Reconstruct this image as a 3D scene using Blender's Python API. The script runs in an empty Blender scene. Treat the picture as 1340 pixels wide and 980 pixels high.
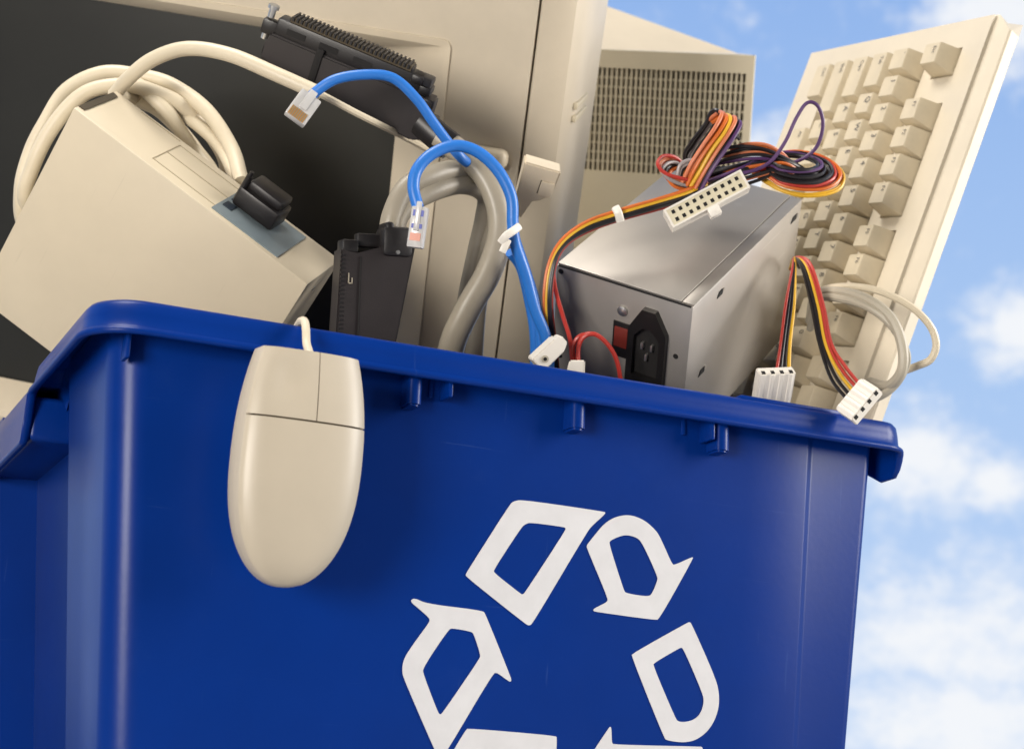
import bpy, bmesh, math, random
from mathutils import Matrix, Vector
random.seed(7)
sc = bpy.context.scene
COL = sc.collection

# ---------------------------------------------------------------- camera
FPX, CX, CY = 2150.0, 670.0, 490.0          # focal length and centre for a 1340 x 980 picture
CAM = Vector((-0.13002, -0.73386, 0.21877))
ROW = ((0.90129, -0.43135, 0.04018), (0.14332, 0.20936, -0.96728), (0.40883, 0.87755, 0.25052))
RT, DN, FW = (Vector(r).normalized() for r in ROW)
cam_d = bpy.data.cameras.new('camera')
cam = bpy.data.objects.new('camera', cam_d)
COL.objects.link(cam)
cam_d.sensor_fit = 'HORIZONTAL'
cam_d.sensor_width = 36.0
cam_d.lens = FPX / 1340.0 * 36.0
cam_d.clip_start, cam_d.clip_end = 0.05, 100.0
cam_d.dof.use_dof = True
cam_d.dof.focus_distance = 0.87
cam_d.dof.aperture_fstop = 13.0
mw = Matrix.Identity(4)
for i in range(3):
    mw[i][0], mw[i][1], mw[i][2], mw[i][3] = RT[i], -DN[i], -FW[i], CAM[i]
cam.matrix_world = mw
sc.camera = cam

# ---------------------------------------------------------------- world: even, dim studio surroundings
w = bpy.data.worlds.new('World')
sc.world = w
w.use_nodes = True
bg = w.node_tree.nodes['Background']
bg.inputs[0].default_value = (0.96, 0.97, 1.0, 1)
bg.inputs[1].default_value = 0.08

# ---------------------------------------------------------------- lamps (studio softboxes)
def area(name, loc, aim, sx, sy, power, col):
    d = bpy.data.lights.new(name, 'AREA')
    d.shape = 'RECTANGLE'
    d.size, d.size_y = sx, sy
    d.energy = power
    d.color = col
    o = bpy.data.objects.new(name, d)
    COL.objects.link(o)
    o.location = loc
    o.rotation_euler = (Vector(aim) - Vector(loc)).to_track_quat('-Z', 'Y').to_euler()
    return o
area('left_softbox', (-1.36, -1.12, 0.31), (0.15, 0.1, 0.48), 0.6, 0.6, 39, (1.0, 0.935, 0.85))
area('right_softbox', (1.75, -0.80, 0.95), (0.25, 0.1, 0.45), 0.6, 1.1, 46, (1.0, 0.95, 0.88))
area('top_softbox', (-0.35, 0.0, 1.75), (0.2, 0.15, 0.5), 0.6, 0.6, 19, (1.0, 0.95, 0.88))

sc.view_settings.view_transform = 'Standard'
sc.view_settings.look = 'None'
sc.view_settings.exposure = 0.0
sc.view_settings.gamma = 1.0
sc.cycles.max_bounces = 8

# ---------------------------------------------------------------- helpers
def at(px, py, d):
    return CAM + d * ((px - CX) / FPX * RT + (py - CY) / FPX * DN + FW)

def mat(name, col, rough=0.45, metal=0.0, spec=0.5, var=0.06, vscale=60, bump=0.0, bscale=900, rvar=0.1, trans=0.0, coat=0.0, dirt=0.0, dirtcol=None, ior=1.5):
    m = bpy.data.materials.new(name)
    m.use_nodes = True
    nt = m.node_tree
    b = nt.nodes['Principled BSDF']
    b.inputs['Roughness'].default_value = rough
    b.inputs['Metallic'].default_value = metal
    b.inputs['Specular IOR Level'].default_value = spec
    b.inputs['Transmission Weight'].default_value = trans
    b.inputs['Coat Weight'].default_value = coat
    b.inputs['IOR'].default_value = ior
    tc = nt.nodes.new('ShaderNodeTexCoord')
    n = nt.nodes.new('ShaderNodeTexNoise')
    n.inputs['Scale'].default_value = vscale
    n.inputs['Detail'].default_value = 6
    n.inputs['Roughness'].default_value = 0.6
    nt.links.new(tc.outputs['Object'], n.inputs['Vector'])
    r = nt.nodes.new('ShaderNodeValToRGB')
    r.color_ramp.elements[0].position = 0.3
    r.color_ramp.elements[1].position = 0.7
    r.color_ramp.elements[0].color = tuple(c * (1 - var) for c in col) + (1,)
    r.color_ramp.elements[1].color = tuple(min(1, c * (1 + var)) for c in col) + (1,)
    nt.links.new(n.outputs['Fac'], r.inputs['Fac'])
    last = r.outputs['Color']
    if dirt > 0:
        n3 = nt.nodes.new('ShaderNodeTexNoise')
        n3.inputs['Scale'].default_value = 23
        n3.inputs['Detail'].default_value = 9
        n3.inputs['Roughness'].default_value = 0.75
        nt.links.new(tc.outputs['Object'], n3.inputs['Vector'])
        r3 = nt.nodes.new('ShaderNodeValToRGB')
        r3.color_ramp.elements[0].position = 0.58
        r3.color_ramp.elements[1].position = 0.78
        r3.color_ramp.elements[0].color = (0, 0, 0, 1)
        r3.color_ramp.elements[1].color = (dirt, dirt, dirt, 1)
        nt.links.new(n3.outputs['Fac'], r3.inputs['Fac'])
        mx = nt.nodes.new('ShaderNodeMix')
        mx.data_type = 'RGBA'
        nt.links.new(r3.outputs['Color'], mx.inputs['Factor'])
        nt.links.new(last, mx.inputs['A'])
        mx.inputs['B'].default_value = (dirtcol or tuple(c * 0.5 for c in col)) + (1,)
        last = mx.outputs['Result']
    nt.links.new(last, b.inputs['Base Color'])
    mr = nt.nodes.new('ShaderNodeMapRange')
    mr.inputs['To Min'].default_value = max(0.02, rough - rvar)
    mr.inputs['To Max'].default_value = min(1, rough + rvar)
    n2 = nt.nodes.new('ShaderNodeTexNoise')
    n2.inputs['Scale'].default_value = vscale * 0.6
    n2.inputs['Detail'].default_value = 5
    nt.links.new(tc.outputs['Object'], n2.inputs['Vector'])
    nt.links.new(n2.outputs['Fac'], mr.inputs['Value'])
    nt.links.new(mr.outputs['Result'], b.inputs['Roughness'])
    if bump > 0:
        n4 = nt.nodes.new('ShaderNodeTexNoise')
        n4.inputs['Scale'].default_value = bscale
        n4.inputs['Detail'].default_value = 3
        nt.links.new(tc.outputs['Object'], n4.inputs['Vector'])
        bp = nt.nodes.new('ShaderNodeBump')
        bp.inputs['Strength'].default_value = bump
        bp.inputs['Distance'].default_value = 0.0006
        nt.links.new(n4.outputs['Fac'], bp.inputs['Height'])
        nt.links.new(bp.outputs['Normal'], b.inputs['Normal'])
    return m

BEIGE = (0.56, 0.49, 0.38)
M = {
 'bin': mat('blue_bin_plastic', (0.0004, 0.0225, 0.176), 0.32, spec=0.45, ior=1.28, var=0.06, vscale=14, bump=0.06, bscale=300, rvar=0.08, dirt=0.10, dirtcol=(0.03, 0.07, 0.24)),
 'emblem': mat('white_print', (0.56, 0.56, 0.58), 0.45, var=0.05, vscale=60, dirt=0.12),
 'beige': mat('beige_plastic', BEIGE, 0.48, var=0.05, vscale=25, bump=0.12, bscale=1500, dirt=0.10),
 'beige_pale': mat('pale_beige_plastic', (0.66, 0.575, 0.44), 0.42, var=0.04, vscale=25, bump=0.08, bscale=1500),
 'casing': mat('casing_plastic', (0.58, 0.51, 0.37), 0.5, var=0.05, vscale=18, bump=0.1, bscale=1200, dirt=0.08),
 'drive': mat('painted_steel_beige', (0.60, 0.52, 0.385), 0.42, var=0.035, vscale=18, bump=0.08, bscale=1800),
 'mouse': mat('mouse_plastic', (0.45, 0.395, 0.31), 0.42, var=0.03, vscale=30, bump=0.06, bscale=2200),
 'key': mat('key_plastic', (0.56, 0.48, 0.34), 0.45, var=0.05, vscale=80, bump=0.06, bscale=2200, dirt=0.15),
 'kcase': mat('keyboard_plastic', (0.60, 0.53, 0.41), 0.48, var=0.045, vscale=22, bump=0.1, bscale=1600, dirt=0.08),
 'legend': mat('legend_print', (0.10, 0.095, 0.085), 0.6),
 'seam': mat('dark_seam', (0.06, 0.045, 0.025), 0.8),
 'glass': mat('dark_screen_glass', (0.021, 0.0215, 0.0195), 0.32, spec=0.45, var=0.2, vscale=6, rvar=0.06),
 'black': mat('black_plastic', (0.009, 0.0075, 0.008), 0.42, var=0.15, vscale=70, bump=0.1, bscale=1500),
 'charcoal': mat('charcoal_hood_plastic', (0.016, 0.012, 0.0125), 0.48, var=0.15, vscale=60, bump=0.12, bscale=1500),
 'hole': mat('dark_hole', (0.006, 0.005, 0.005), 0.8),
 'steel': mat('zinc_steel', (0.42, 0.39, 0.355), 0.44, metal=0.65, var=0.05, vscale=22, bump=0.05, bscale=900, rvar=0.08),
 'chrome': mat('bright_metal', (0.62, 0.61, 0.58), 0.32, metal=0.9),
 'gold': mat('gold_contacts', (0.75, 0.42, 0.12), 0.3, metal=0.7),
 'red_switch': mat('red_switch_plastic', (0.16, 0.02, 0.013), 0.5),
 'iec': mat('socket_black', (0.011, 0.010, 0.010), 0.35),
 'cream_cable': mat('cream_cable', (0.60, 0.525, 0.39), 0.45, var=0.04, vscale=40),
 'grey_cable': mat('grey_cable', (0.30, 0.265, 0.205), 0.42, var=0.06, vscale=40, bump=0.1, bscale=500),
 'flat_cable': mat('grey_beige_cable', (0.42, 0.38, 0.30), 0.45),
 'blue_cable': mat('blue_cable', (0.022, 0.16, 0.55), 0.38, var=0.05, vscale=60),
 'clear': mat('clear_plug_plastic', (0.72, 0.71, 0.70), 0.2, trans=0.35, spec=0.6),
 'white': mat('white_nylon', (0.74, 0.70, 0.63), 0.42, var=0.03, vscale=60),
 'pinface': mat('connector_face', (0.64, 0.58, 0.42), 0.5),
 'label_plate': mat('grey_blue_plate', (0.17, 0.21, 0.23), 0.4),
 'print_navy': mat('navy_print', (0.01, 0.02, 0.035), 0.5),
 'print_line': mat('faint_line_print', (0.36, 0.30, 0.20), 0.6),
 'print_blue': mat('blue_print', (0.05, 0.07, 0.35), 0.5),
 'print_red': mat('reddish_print', (0.62, 0.27, 0.2), 0.5),
 'w_yellow': mat('wire_yellow', (0.66, 0.38, 0.025), 0.38),
 'w_orange': mat('wire_orange', (0.56, 0.13, 0.02), 0.38),
 'w_red': mat('wire_red', (0.42, 0.035, 0.025), 0.38),
 'w_black': mat('wire_black', (0.012, 0.010, 0.012), 0.36),
 'w_purple': mat('wire_purple', (0.075, 0.03, 0.11), 0.4),
 'w_grey': mat('wire_grey', (0.28, 0.26, 0.26), 0.4),
 'w_white': mat('wire_white', (0.65, 0.6, 0.55), 0.4),
 'w_salmon': mat('wire_salmon', (0.56, 0.17, 0.075), 0.4),
 'ground': mat('studio_floor', (0.30, 0.29, 0.28), 0.7, vscale=3),
}

def finish(name, bm, material, parent=None, pm=None, ang=35, smooth=True):
    """link a bmesh as ONE object. pm = matrix of parent when bm is in world coordinates"""
    if pm is not None:
        bm.transform(pm.inverted())
    bmesh.ops.recalc_face_normals(bm, faces=bm.faces[:])
    me = bpy.data.meshes.new(name)
    bm.to_mesh(me)
    bm.free()
    me.materials.append(M[material])
    if smooth:
        me.shade_smooth()
        me.set_sharp_from_angle(angle=math.radians(ang))
    o = bpy.data.objects.new(name, me)
    COL.objects.link(o)
    if parent is not None:
        o.parent = parent
    return o

def tag(o, label, cat, group=None, kind=None):
    if label: o['label'] = label
    if cat: o['category'] = cat
    if group: o['group'] = group
    if kind: o['kind'] = kind
    return o

def thing(name, label, cat, mtx=None, group=None):
    o = bpy.data.objects.new(name, None)
    o.empty_display_size = 0.03
    COL.objects.link(o)
    if mtx is not None:
        o.matrix_world = mtx
    return tag(o, label, cat, group)

def frame(R, t):
    m = Matrix.Identity(4)
    for i in range(3):
        for j in range(3):
            m[i][j] = R[i][j]
        m[i][3] = t[i]
    return m

def ortho(ex, ey, o):
    ex = ex.normalized()
    ez = ex.cross(ey).normalized()
    ey = ez.cross(ex)
    m = Matrix.Identity(4)
    for i in range(3):
        m[i][0], m[i][1], m[i][2], m[i][3] = ex[i], ey[i], ez[i], o[i]
    return m

def pxframe(px, py, d, ang=0.0, tiltx=0.0, tilty=0.0):
    """frame facing the viewer's side at a point of the scene; x turned by ang (degrees, downwards positive), 1 unit = 1 metre"""
    a = math.radians(ang)
    ex = math.cos(a) * RT + math.sin(a) * DN
    ey = math.sin(a) * RT - math.cos(a) * DN
    m = ortho(ex, ey, at(px, py, d))
    return m @ Matrix.Rotation(math.radians(tiltx), 4, 'X') @ Matrix.Rotation(math.radians(tilty), 4, 'Y')

def add_box(bm, lo, hi, bev=0.0, seg=2):
    r = bmesh.ops.create_cube(bm, size=1.0)
    vs = r['verts']
    for v in vs:
        v.co = Vector([lo[i] + (v.co[i] + 0.5) * (hi[i] - lo[i]) for i in range(3)])
    if bev > 0:
        es = list({e for v in vs for e in v.link_edges})
        bmesh.ops.bevel(bm, geom=es, offset=bev, segments=seg, profile=0.5, affect='EDGES')
    return bm

def box(lo, hi, bev=0.0, seg=2):
    return add_box(bmesh.new(), lo, hi, bev, seg)

def add_prism(bm, pts, z0, z1, holes=()):
    """polygon in xy with optional one hole (same winding count not needed) extruded z0..z1"""
    if not holes:
        a = [bm.verts.new((p[0], p[1], z0)) for p in pts]
        b = [bm.verts.new((p[0], p[1], z1)) for p in pts]
        bm.faces.new(a[::-1]); bm.faces.new(b)
        n = len(pts)
        for i in range(n):
            bm.faces.new((a[i], a[(i + 1) % n], b[(i + 1) % n], b[i]))
        return bm
    loops = []
    edges = []
    for L in [pts] + list(holes):
        vs = [bm.verts.new((p[0], p[1], z1)) for p in L]
        loops.append(vs)
        for i in range(len(vs)):
            edges.append(bm.edges.new((vs[i], vs[(i + 1) % len(vs)])))
    bmesh.ops.triangle_fill(bm, use_beauty=True, use_dissolve=False, edges=edges)
    for L, vs in zip([pts] + list(holes), loops):
        lo = [bm.verts.new((p[0], p[1], z0)) for p in L]
        for i in range(len(vs)):
            j = (i + 1) % len(vs)
            bm.faces.new((vs[i], vs[j], lo[j], lo[i]))
    return bm

def prism(pts, z0, z1, holes=()):
    return add_prism(bmesh.new(), pts, z0, z1, holes)

def rrect(x0, y0, x1, y1, r, n=4):
    out = []
    for cx, cy, a0 in ((x1 - r, y0 + r, -90), (x1 - r, y1 - r, 0), (x0 + r, y1 - r, 90), (x0 + r, y0 + r, 180)):
        for i in range(n + 1):
            a = math.radians(a0 + 90 * i / n)
            out.append((cx + r * math.cos(a), cy + r * math.sin(a)))
    return out

def add_cyl(bm, p0, p1, r0, r1=None, n=14, cap=True):
    p0, p1 = Vector(p0), Vector(p1)
    r1 = r0 if r1 is None else r1
    d = (p1 - p0).normalized()
    u = d.orthogonal().normalized(); v = d.cross(u)
    A, B = [], []
    for i in range(n):
        a = 2 * math.pi * i / n
        q = math.cos(a) * u + math.sin(a) * v
        A.append(bm.verts.new(p0 + q * r0)); B.append(bm.verts.new(p1 + q * r1))
    for i in range(n):
        bm.faces.new((A[i], A[(i + 1) % n], B[(i + 1) % n], B[i]))
    if cap:
        bm.faces.new(A[::-1]); bm.faces.new(B)
    return bm

def spline(pts, per=8):
    P = [Vector(p) for p in pts]
    P = [2 * P[0] - P[1]] + P + [2 * P[-1] - P[-2]]
    out = []
    for i in range(1, len(P) - 2):
        p0, p1, p2, p3 = P[i - 1:i + 3]
        for k in range(per):
            t = k / per
            out.append(0.5 * ((2 * p1) + (p2 - p0) * t + (2 * p0 - 5 * p1 + 4 * p2 - p3) * t * t + (3 * p1 - p0 - 3 * p2 + p3) * t ** 3))
    out.append(P[-2])
    return out

def add_tube(bm, pts, r, n=10, per=8, flat=1.0):
    S = spline(pts, per)
    up = None
    rings = []
    for i, p in enumerate(S):
        d = (S[min(i + 1, len(S) - 1)] - S[max(i - 1, 0)]).normalized()
        if up is None:
            up = d.orthogonal().normalized()
        up = (up - d * up.dot(d)).normalized()
        v = d.cross(up)
        rings.append([bm.verts.new(p + r * (math.cos(2 * math.pi * k / n) * up + flat * math.sin(2 * math.pi * k / n) * v)) for k in range(n)])
    for a, b in zip(rings, rings[1:]):
        for k in range(n):
            bm.faces.new((a[k], a[(k + 1) % n], b[(k + 1) % n], b[k]))
    bm.faces.new(rings[0][::-1]); bm.faces.new(rings[-1])
    return bm

def tube(pts, r, n=10, per=8, flat=1.0):
    return add_tube(bmesh.new(), pts, r, n, per, flat)

def pxpts(L):
    return [at(*p) for p in L]

# ================================================================= setting
# ---- ground
bm = bmesh.new()
bmesh.ops.create_grid(bm, x_segments=2, y_segments=2, size=30)
def scuff(m, amount, col):
    '''sparse hairline scuffs in two directions on top of the base colour'''
    nt = m.node_tree
    b = nt.nodes['Principled BSDF']
    src = b.inputs['Base Color'].links[0].from_socket
    tc = nt.nodes.new('ShaderNodeTexCoord')
    for rot, sc_, th in ((0.5, (14, 14, 420), 0.70), (-0.9, (420, 14, 18), 0.705)):
        mp = nt.nodes.new('ShaderNodeMapping')
        mp.inputs['Rotation'].default_value = (0.2, rot, 0.1)
        mp.inputs['Scale'].default_value = sc_
        nt.links.new(tc.outputs['Object'], mp.inputs['Vector'])
        n = nt.nodes.new('ShaderNodeTexNoise')
        n.inputs['Scale'].default_value = 1.0
        n.inputs['Detail'].default_value = 4
        nt.links.new(mp.outputs[0], n.inputs['Vector'])
        r = nt.nodes.new('ShaderNodeMapRange')
        r.inputs['From Min'].default_value = th; r.inputs['From Max'].default_value = th + 0.05
        r.inputs['To Max'].default_value = amount
        nt.links.new(n.outputs['Fac'], r.inputs['Value'])
        mx = nt.nodes.new('ShaderNodeMix'); mx.data_type = 'RGBA'
        nt.links.new(r.outputs['Result'], mx.inputs['Factor'])
        nt.links.new(src, mx.inputs['A'])
        mx.inputs['B'].default_value = col + (1,)
        src = mx.outputs['Result']
    nt.links.new(src, b.inputs['Base Color'])
scuff(M['bin'], 0.18, (0.05, 0.10, 0.28))
scuff(M['steel'], 0.35, (0.62, 0.60, 0.56))
scuff(M['drive'], 0.25, (0.42, 0.36, 0.26))
g = finish('ground', bm, 'ground')
g['kind'] = 'structure'

# ---- sky: a curved backdrop far behind the bin, blue with soft clouds
bm = bmesh.new()
uvl = bm.loops.layers.uv.new('UVMap')
NA, NE, RAD = 48, 24, 14.0
grid = []
for i in range(NA + 1):
    az = math.radians(-70 + 185 * i / NA)
    row = []
    for j in range(NE + 1):
        el = math.radians(-4 + 60 * j / NE)
        row.append(bm.verts.new((CAM.x + RAD * math.sin(az) * math.cos(el), CAM.y + RAD * math.cos(az) * math.cos(el), max(0.004, CAM.z + RAD * math.sin(el)))))
    grid.append(row)
for i in range(NA):
    for j in range(NE):
        f = bm.faces.new((grid[i][j], grid[i][j + 1], grid[i + 1][j + 1], grid[i + 1][j]))
        for l, (a, b) in zip(f.loops, ((i, j), (i, j + 1), (i + 1, j + 1), (i + 1, j))):
            l[uvl].uv = (-70 + 185 * a / NA, -4 + 60 * b / NE)
ms = bpy.data.materials.new('sky_with_clouds')
ms.use_nodes = True
nt = ms.node_tree
nt.nodes.clear()
out = nt.nodes.new('ShaderNodeOutputMaterial')
em = nt.nodes.new('ShaderNodeEmission')
nt.links.new(em.outputs[0], out.inputs['Surface'])
uv = nt.nodes.new('ShaderNodeUVMap'); uv.uv_map = 'UVMap'
sep = nt.nodes.new('ShaderNodeSeparateXYZ')
nt.links.new(uv.outputs[0], sep.inputs[0])
def mth(op, a, b=None, c=None, clamp=False):
    n = nt.nodes.new('ShaderNodeMath'); n.operation = op; n.use_clamp = clamp
    for k, x in enumerate((a, b, c)):
        if x is None: continue
        if isinstance(x, (int, float)): n.inputs[k].default_value = x
        else: nt.links.new(x, n.inputs[k])
    return n.outputs[0]
elv = mth('DIVIDE', sep.outputs['Y'], 30.0, clamp=True)
rampb = nt.nodes.new('ShaderNodeValToRGB')
cr = rampb.color_ramp
cr.elements[0].position = 0.0; cr.elements[0].color = (0.55, 0.70, 0.94, 1)
cr.elements[1].position = 1.0; cr.elements[1].color = (0.27, 0.45, 0.83, 1)
e = cr.elements.new(0.5); e.color = (0.40, 0.58, 0.89, 1)
nt.links.new(elv, rampb.inputs['Fac'])
# cloud noise (two octaves groups) in degrees
mp = nt.nodes.new('ShaderNodeMapping')
mp.inputs['Scale'].default_value = (0.17, 0.26, 1)
nt.links.new(uv.outputs[0], mp.inputs['Vector'])
nz = nt.nodes.new('ShaderNodeTexNoise')
nz.inputs['Scale'].default_value = 1.0; nz.inputs['Detail'].default_value = 8; nz.inputs['Roughness'].default_value = 0.55
nz.inputs['Distortion'].default_value = 0.3
nt.links.new(mp.outputs[0], nz.inputs['Vector'])
mp2 = nt.nodes.new('ShaderNodeMapping')
mp2.inputs['Scale'].default_value = (0.75, 0.95, 1)
nt.links.new(uv.outputs[0], mp2.inputs['Vector'])
nz2 = nt.nodes.new('ShaderNodeTexNoise')
nz2.inputs['Scale'].default_value = 1.0; nz2.inputs['Detail'].default_value = 9; nz2.inputs['Roughness'].default_value = 0.66
nt.links.new(mp2.outputs[0], nz2.inputs['Vector'])
def bank(az, el, ra, re):
    """a cloud bank: soft bump centred at azimuth / elevation"""
    dx = mth('DIVIDE', mth('SUBTRACT', sep.outputs['X'], az), ra)
    dy = mth('DIVIDE', mth('SUBTRACT', sep.outputs['Y'], el), re)
    q = mth('ADD', mth('MULTIPLY', dx, dx), mth('MULTIPLY', dy, dy))
    return mth('SUBTRACT', 1.0, mth('SQRT', q), clamp=True)
tot = None
for args in ((40.6, 5.9, 7.0, 3.4), (39.4, 11.9, 3.4, 2.8), (42.8, 16.0, 2.6, 2.3), (42.5, 26.8, 5.0, 3.4), (34.4, 21.6, 2.8, 2.6), (40.5, 3.0, 6.0, 3.0), (41.8, 11.0, 2.0, 1.4),
             (10.0, 14.0, 8.0, 4.0), (-20.0, 22.0, 12.0, 5.0), (70.0, 16.0, 12.0, 5.0), (95.0, 24.0, 10.0, 5.0), (25.0, 40.0, 14.0, 6.0), (-45.0, 10.0, 12.0, 4.0), (60.0, 42.0, 12.0, 6.0)):
    k = bank(*args)
    tot = k if tot is None else mth('MAXIMUM', tot, k)
v = mth('MULTIPLY_ADD', tot, 0.62, mth('MULTIPLY_ADD', nz2.outputs['Fac'], 0.85, mth('MULTIPLY', nz.outputs['Fac'], 0.45)))
msk = nt.nodes.new('ShaderNodeMapRange'); msk.interpolation_type = 'SMOOTHSTEP'
msk.inputs['From Min'].default_value = 0.66; msk.inputs['From Max'].default_value = 1.22
nt.links.new(v, msk.inputs['Value'])
mixs = nt.nodes.new('ShaderNodeMix'); mixs.data_type = 'RGBA'
nt.links.new(msk.outputs['Result'], mixs.inputs['Factor'])
nt.links.new(rampb.outputs['Color'], mixs.inputs['A'])
mixs.inputs['B'].default_value = (0.90, 0.925, 0.965, 1)
nt.links.new(mixs.outputs['Result'], em.inputs['Color'])
em.inputs['Strength'].default_value = 1.0
M['sky'] = ms
sky = finish('sky', bm, 'sky')
sky['kind'] = 'structure'

# ================================================================= recycling bin
W, D, ZL, ZT = 0.46, 0.40, 0.42, 0.4372
binr = thing('recycling_bin', 'large blue plastic recycling bin with white arrow emblem, overflowing with computer junk', 'recycling bin', Matrix.Translation((W / 2, D / 2, 0)))
BM_ = Matrix.Translation((W / 2, D / 2, 0))
KF = 0.09                                     # taper of the front wall

def flare(y, s=0.044):
    '''the bin widens behind its front right corner'''
    return min(0.060, 0.70 * max(0.0, y - s))

def wall_outline(z, inset=0.0):
    """closed plan outline of the wall at height z, counter-clockwise from above; same point count at every z"""
    t = ZL - z
    i = inset
    xl = 0.0135 + 0.096 * t + i; xr = 0.4510 - 0.05 * t - i
    yf = 0.0160 + KF * t + i; yb = D - 0.016 - 0.07 * t - i
    pr = 0.0028                               # the middle panel stands proud
    P = []
    def arc(cx, cy, r, a0, a1, n):
        for k in range(n + 1):
            a = math.radians(a0 + (a1 - a0) * k / n)
            P.append((cx + r * math.cos(a), cy + r * math.sin(a)))
    rl, rr = 0.017, 0.006
    arc(xl + rl, yf + rl, rl, 180, 270, 8)
    cl = 0.0895 + 0.085 * t * 0.6; cr_ = 0.404 - 0.002 * t
    P += [(cl - 0.030, yf), (cl - 0.020, yf - 0.0003), (cl - 0.004, yf - pr * 0.78), (cl + 0.0004, yf - pr)]
    for k in range(1, 8):
        P.append((cl + (cr_ - cl) * k / 8, yf - pr))
    P += [(cr_ - 0.0012, yf - pr), (cr_, yf - pr + 0.0003), (cr_ + 0.0034, yf - 0.0004), (cr_ + 0.005, yf)]
    arc(xr - rr, yf + rr, rr, 270, 360, 6)
    P += [(xr, 0.06), (xr, 0.09), (xr, 0.118), (xr, 0.2), (xr, 0.295)]
    arc(xr - 0.02, yb - 0.02, 0.02, 0, 90, 6)
    arc(xl + 0.02, yb - 0.02, 0.02, 90, 180, 6)
    P = [(x + (flare(y) if x > 0.3 else 0), y) for x, y in P]
    xo = 0.004 + i                              # behind the handle the wall stands out again
    P = [(x + ((xo - xl) * (1 - (x - xl) / 0.02) if x < xl + 0.02 and y > 0.2 else 0), y) for x, y in P]
    P += [(xo, 0.287), (xl + 0.012, 0.283), (xl + 0.012, 0.140), (xl + 0.009, 0.131), (xl + 0.002, 0.127), (xl, 0.122)]
    return P

def skin(rings, cap0=False, cap1=False):
    bm = bmesh.new()
    R_ = [[bm.verts.new(p) for p in r] for r in rings]
    n = len(R_[0])
    for a, b in zip(R_, R_[1:]):
        for k in range(n):
            bm.faces.new((a[k], a[(k + 1) % n], b[(k + 1) % n], b[k]))
    if cap0: bm.faces.new(R_[0][::-1])
    if cap1: bm.faces.new(R_[-1])
    return bm

rings = []
zs = [0.0, 0.004] + [0.02 + 0.4125 * k / 10 for k in range(11)]
for q, z in enumerate(zs):
    rings.append([(x, y, z) for x, y in wall_outline(z, 0.004 if q == 0 else 0)])
for z in (0.4325, 0.20, 0.006):
    rings.append([(x, y, z) for x, y in wall_outline(z, 0.003)])
finish('wall', skin(rings, True, True), 'bin', binr, BM_, ang=50)

# rim: a swept lip with a hanging skirt, dropping into handles at both ends
def rim_outline(o):
    P = []
    rl = 0.026
    def arc(cx, cy, r, a0, a1, n):
        for k in range(n + 1):
            a = math.radians(a0 + (a1 - a0) * k / n)
            P.append((cx + (r + o) * math.cos(a), cy + (r + o) * math.sin(a)))
    arc(rl, rl, rl, 180, 270, 10)
    for k in range(1, 24):
        P.append((rl + (W - 2 * rl + 0.010) * k / 24, -o))
    arc(W + 0.0045 - 0.016, 0.016, 0.016, 270, 360, 8)
    for k in range(1, 30):
        P.append((W + 0.0045 + o, 0.016 + (D - 0.042) * k / 30))
    arc(W - rl, D - rl, rl, 0, 90, 6)
    for k in range(1, 12):
        P.append((W - rl - (W - 2 * rl) * k / 12, D + o))
    arc(rl, D - rl, rl, 90, 180, 6)
    for k in range(1, 110):
        P.append((-o, D - rl - (D - 2 * rl) * k / 110))
    return [(x + (flare(y, 0.056) if x > 0.3 else 0), y) for x, y in P]
def sstep(a, b, x):
    t = max(0, min(1, (x - a) / (b - a)))
    return t * t * (3 - 2 * t)
prof = [(-0.0195, 0.4200, 0), (-0.0195, 0.4335, 0), (-0.0182, 0.4362, 0), (-0.0155, 0.4372, 0), (-0.0060, 0.4372, 0), (-0.0030, 0.4362, 0), (-0.0012, 0.4340, 0),
        (-0.0004, 0.4290, 0.3), (0.0000, 0.4236, 0.9), (0.0010, 0.4226, 1), (0.0024, 0.4216, 1), (0.0028, 0.4204, 1), (0.0022, 0.4194, 1), (0.0008, 0.4190, 1), (-0.0012, 0.4196, 1), (-0.0020, 0.4215, 0.9),
        (-0.0026, 0.4310, 0.2), (-0.0050, 0.4335, 0), (-0.0150, 0.4340, 0)]
rings = []
for o_, z_, wt in prof:
    ring = []
    for x, y in rim_outline(o_):
        zt = z_
        if x < 0.05:
            e_ = 1 - sstep(0.29, 0.34, y)
            zt -= e_ * (sstep(0.150, 0.160, y) * 0.008 + sstep(0.152, 0.160, y) * 0.0185 * wt)
        if x > W - 0.02:
            s2 = sstep(0.003, 0.018, y) * wt
            s3 = sstep(0.09, 0.12, y) * (1 - sstep(0.29, 0.33, y))
            zt -= 0.0125 * s2 * (1 - sstep(0.03, 0.05, y))
        ring.append((x, y, zt))
    rings.append(ring)
rim = finish('rim', skin(rings + [rings[0]]), 'bin', binr, BM_, ang=60)
# closed front end of the carrying handle on the left side
finish('handle', box((0.0012, 0.158, 0.3955), (0.034, 0.300, 0.4200), 0.003, 3), 'bin', binr, BM_)
# raised step on the right end of the rim
finish('rim_step', box((0.352, 0.0035, 0.4350), (0.43, 0.0165, 0.4388), 0.0013, 2), 'bin', binr, BM_)
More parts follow.
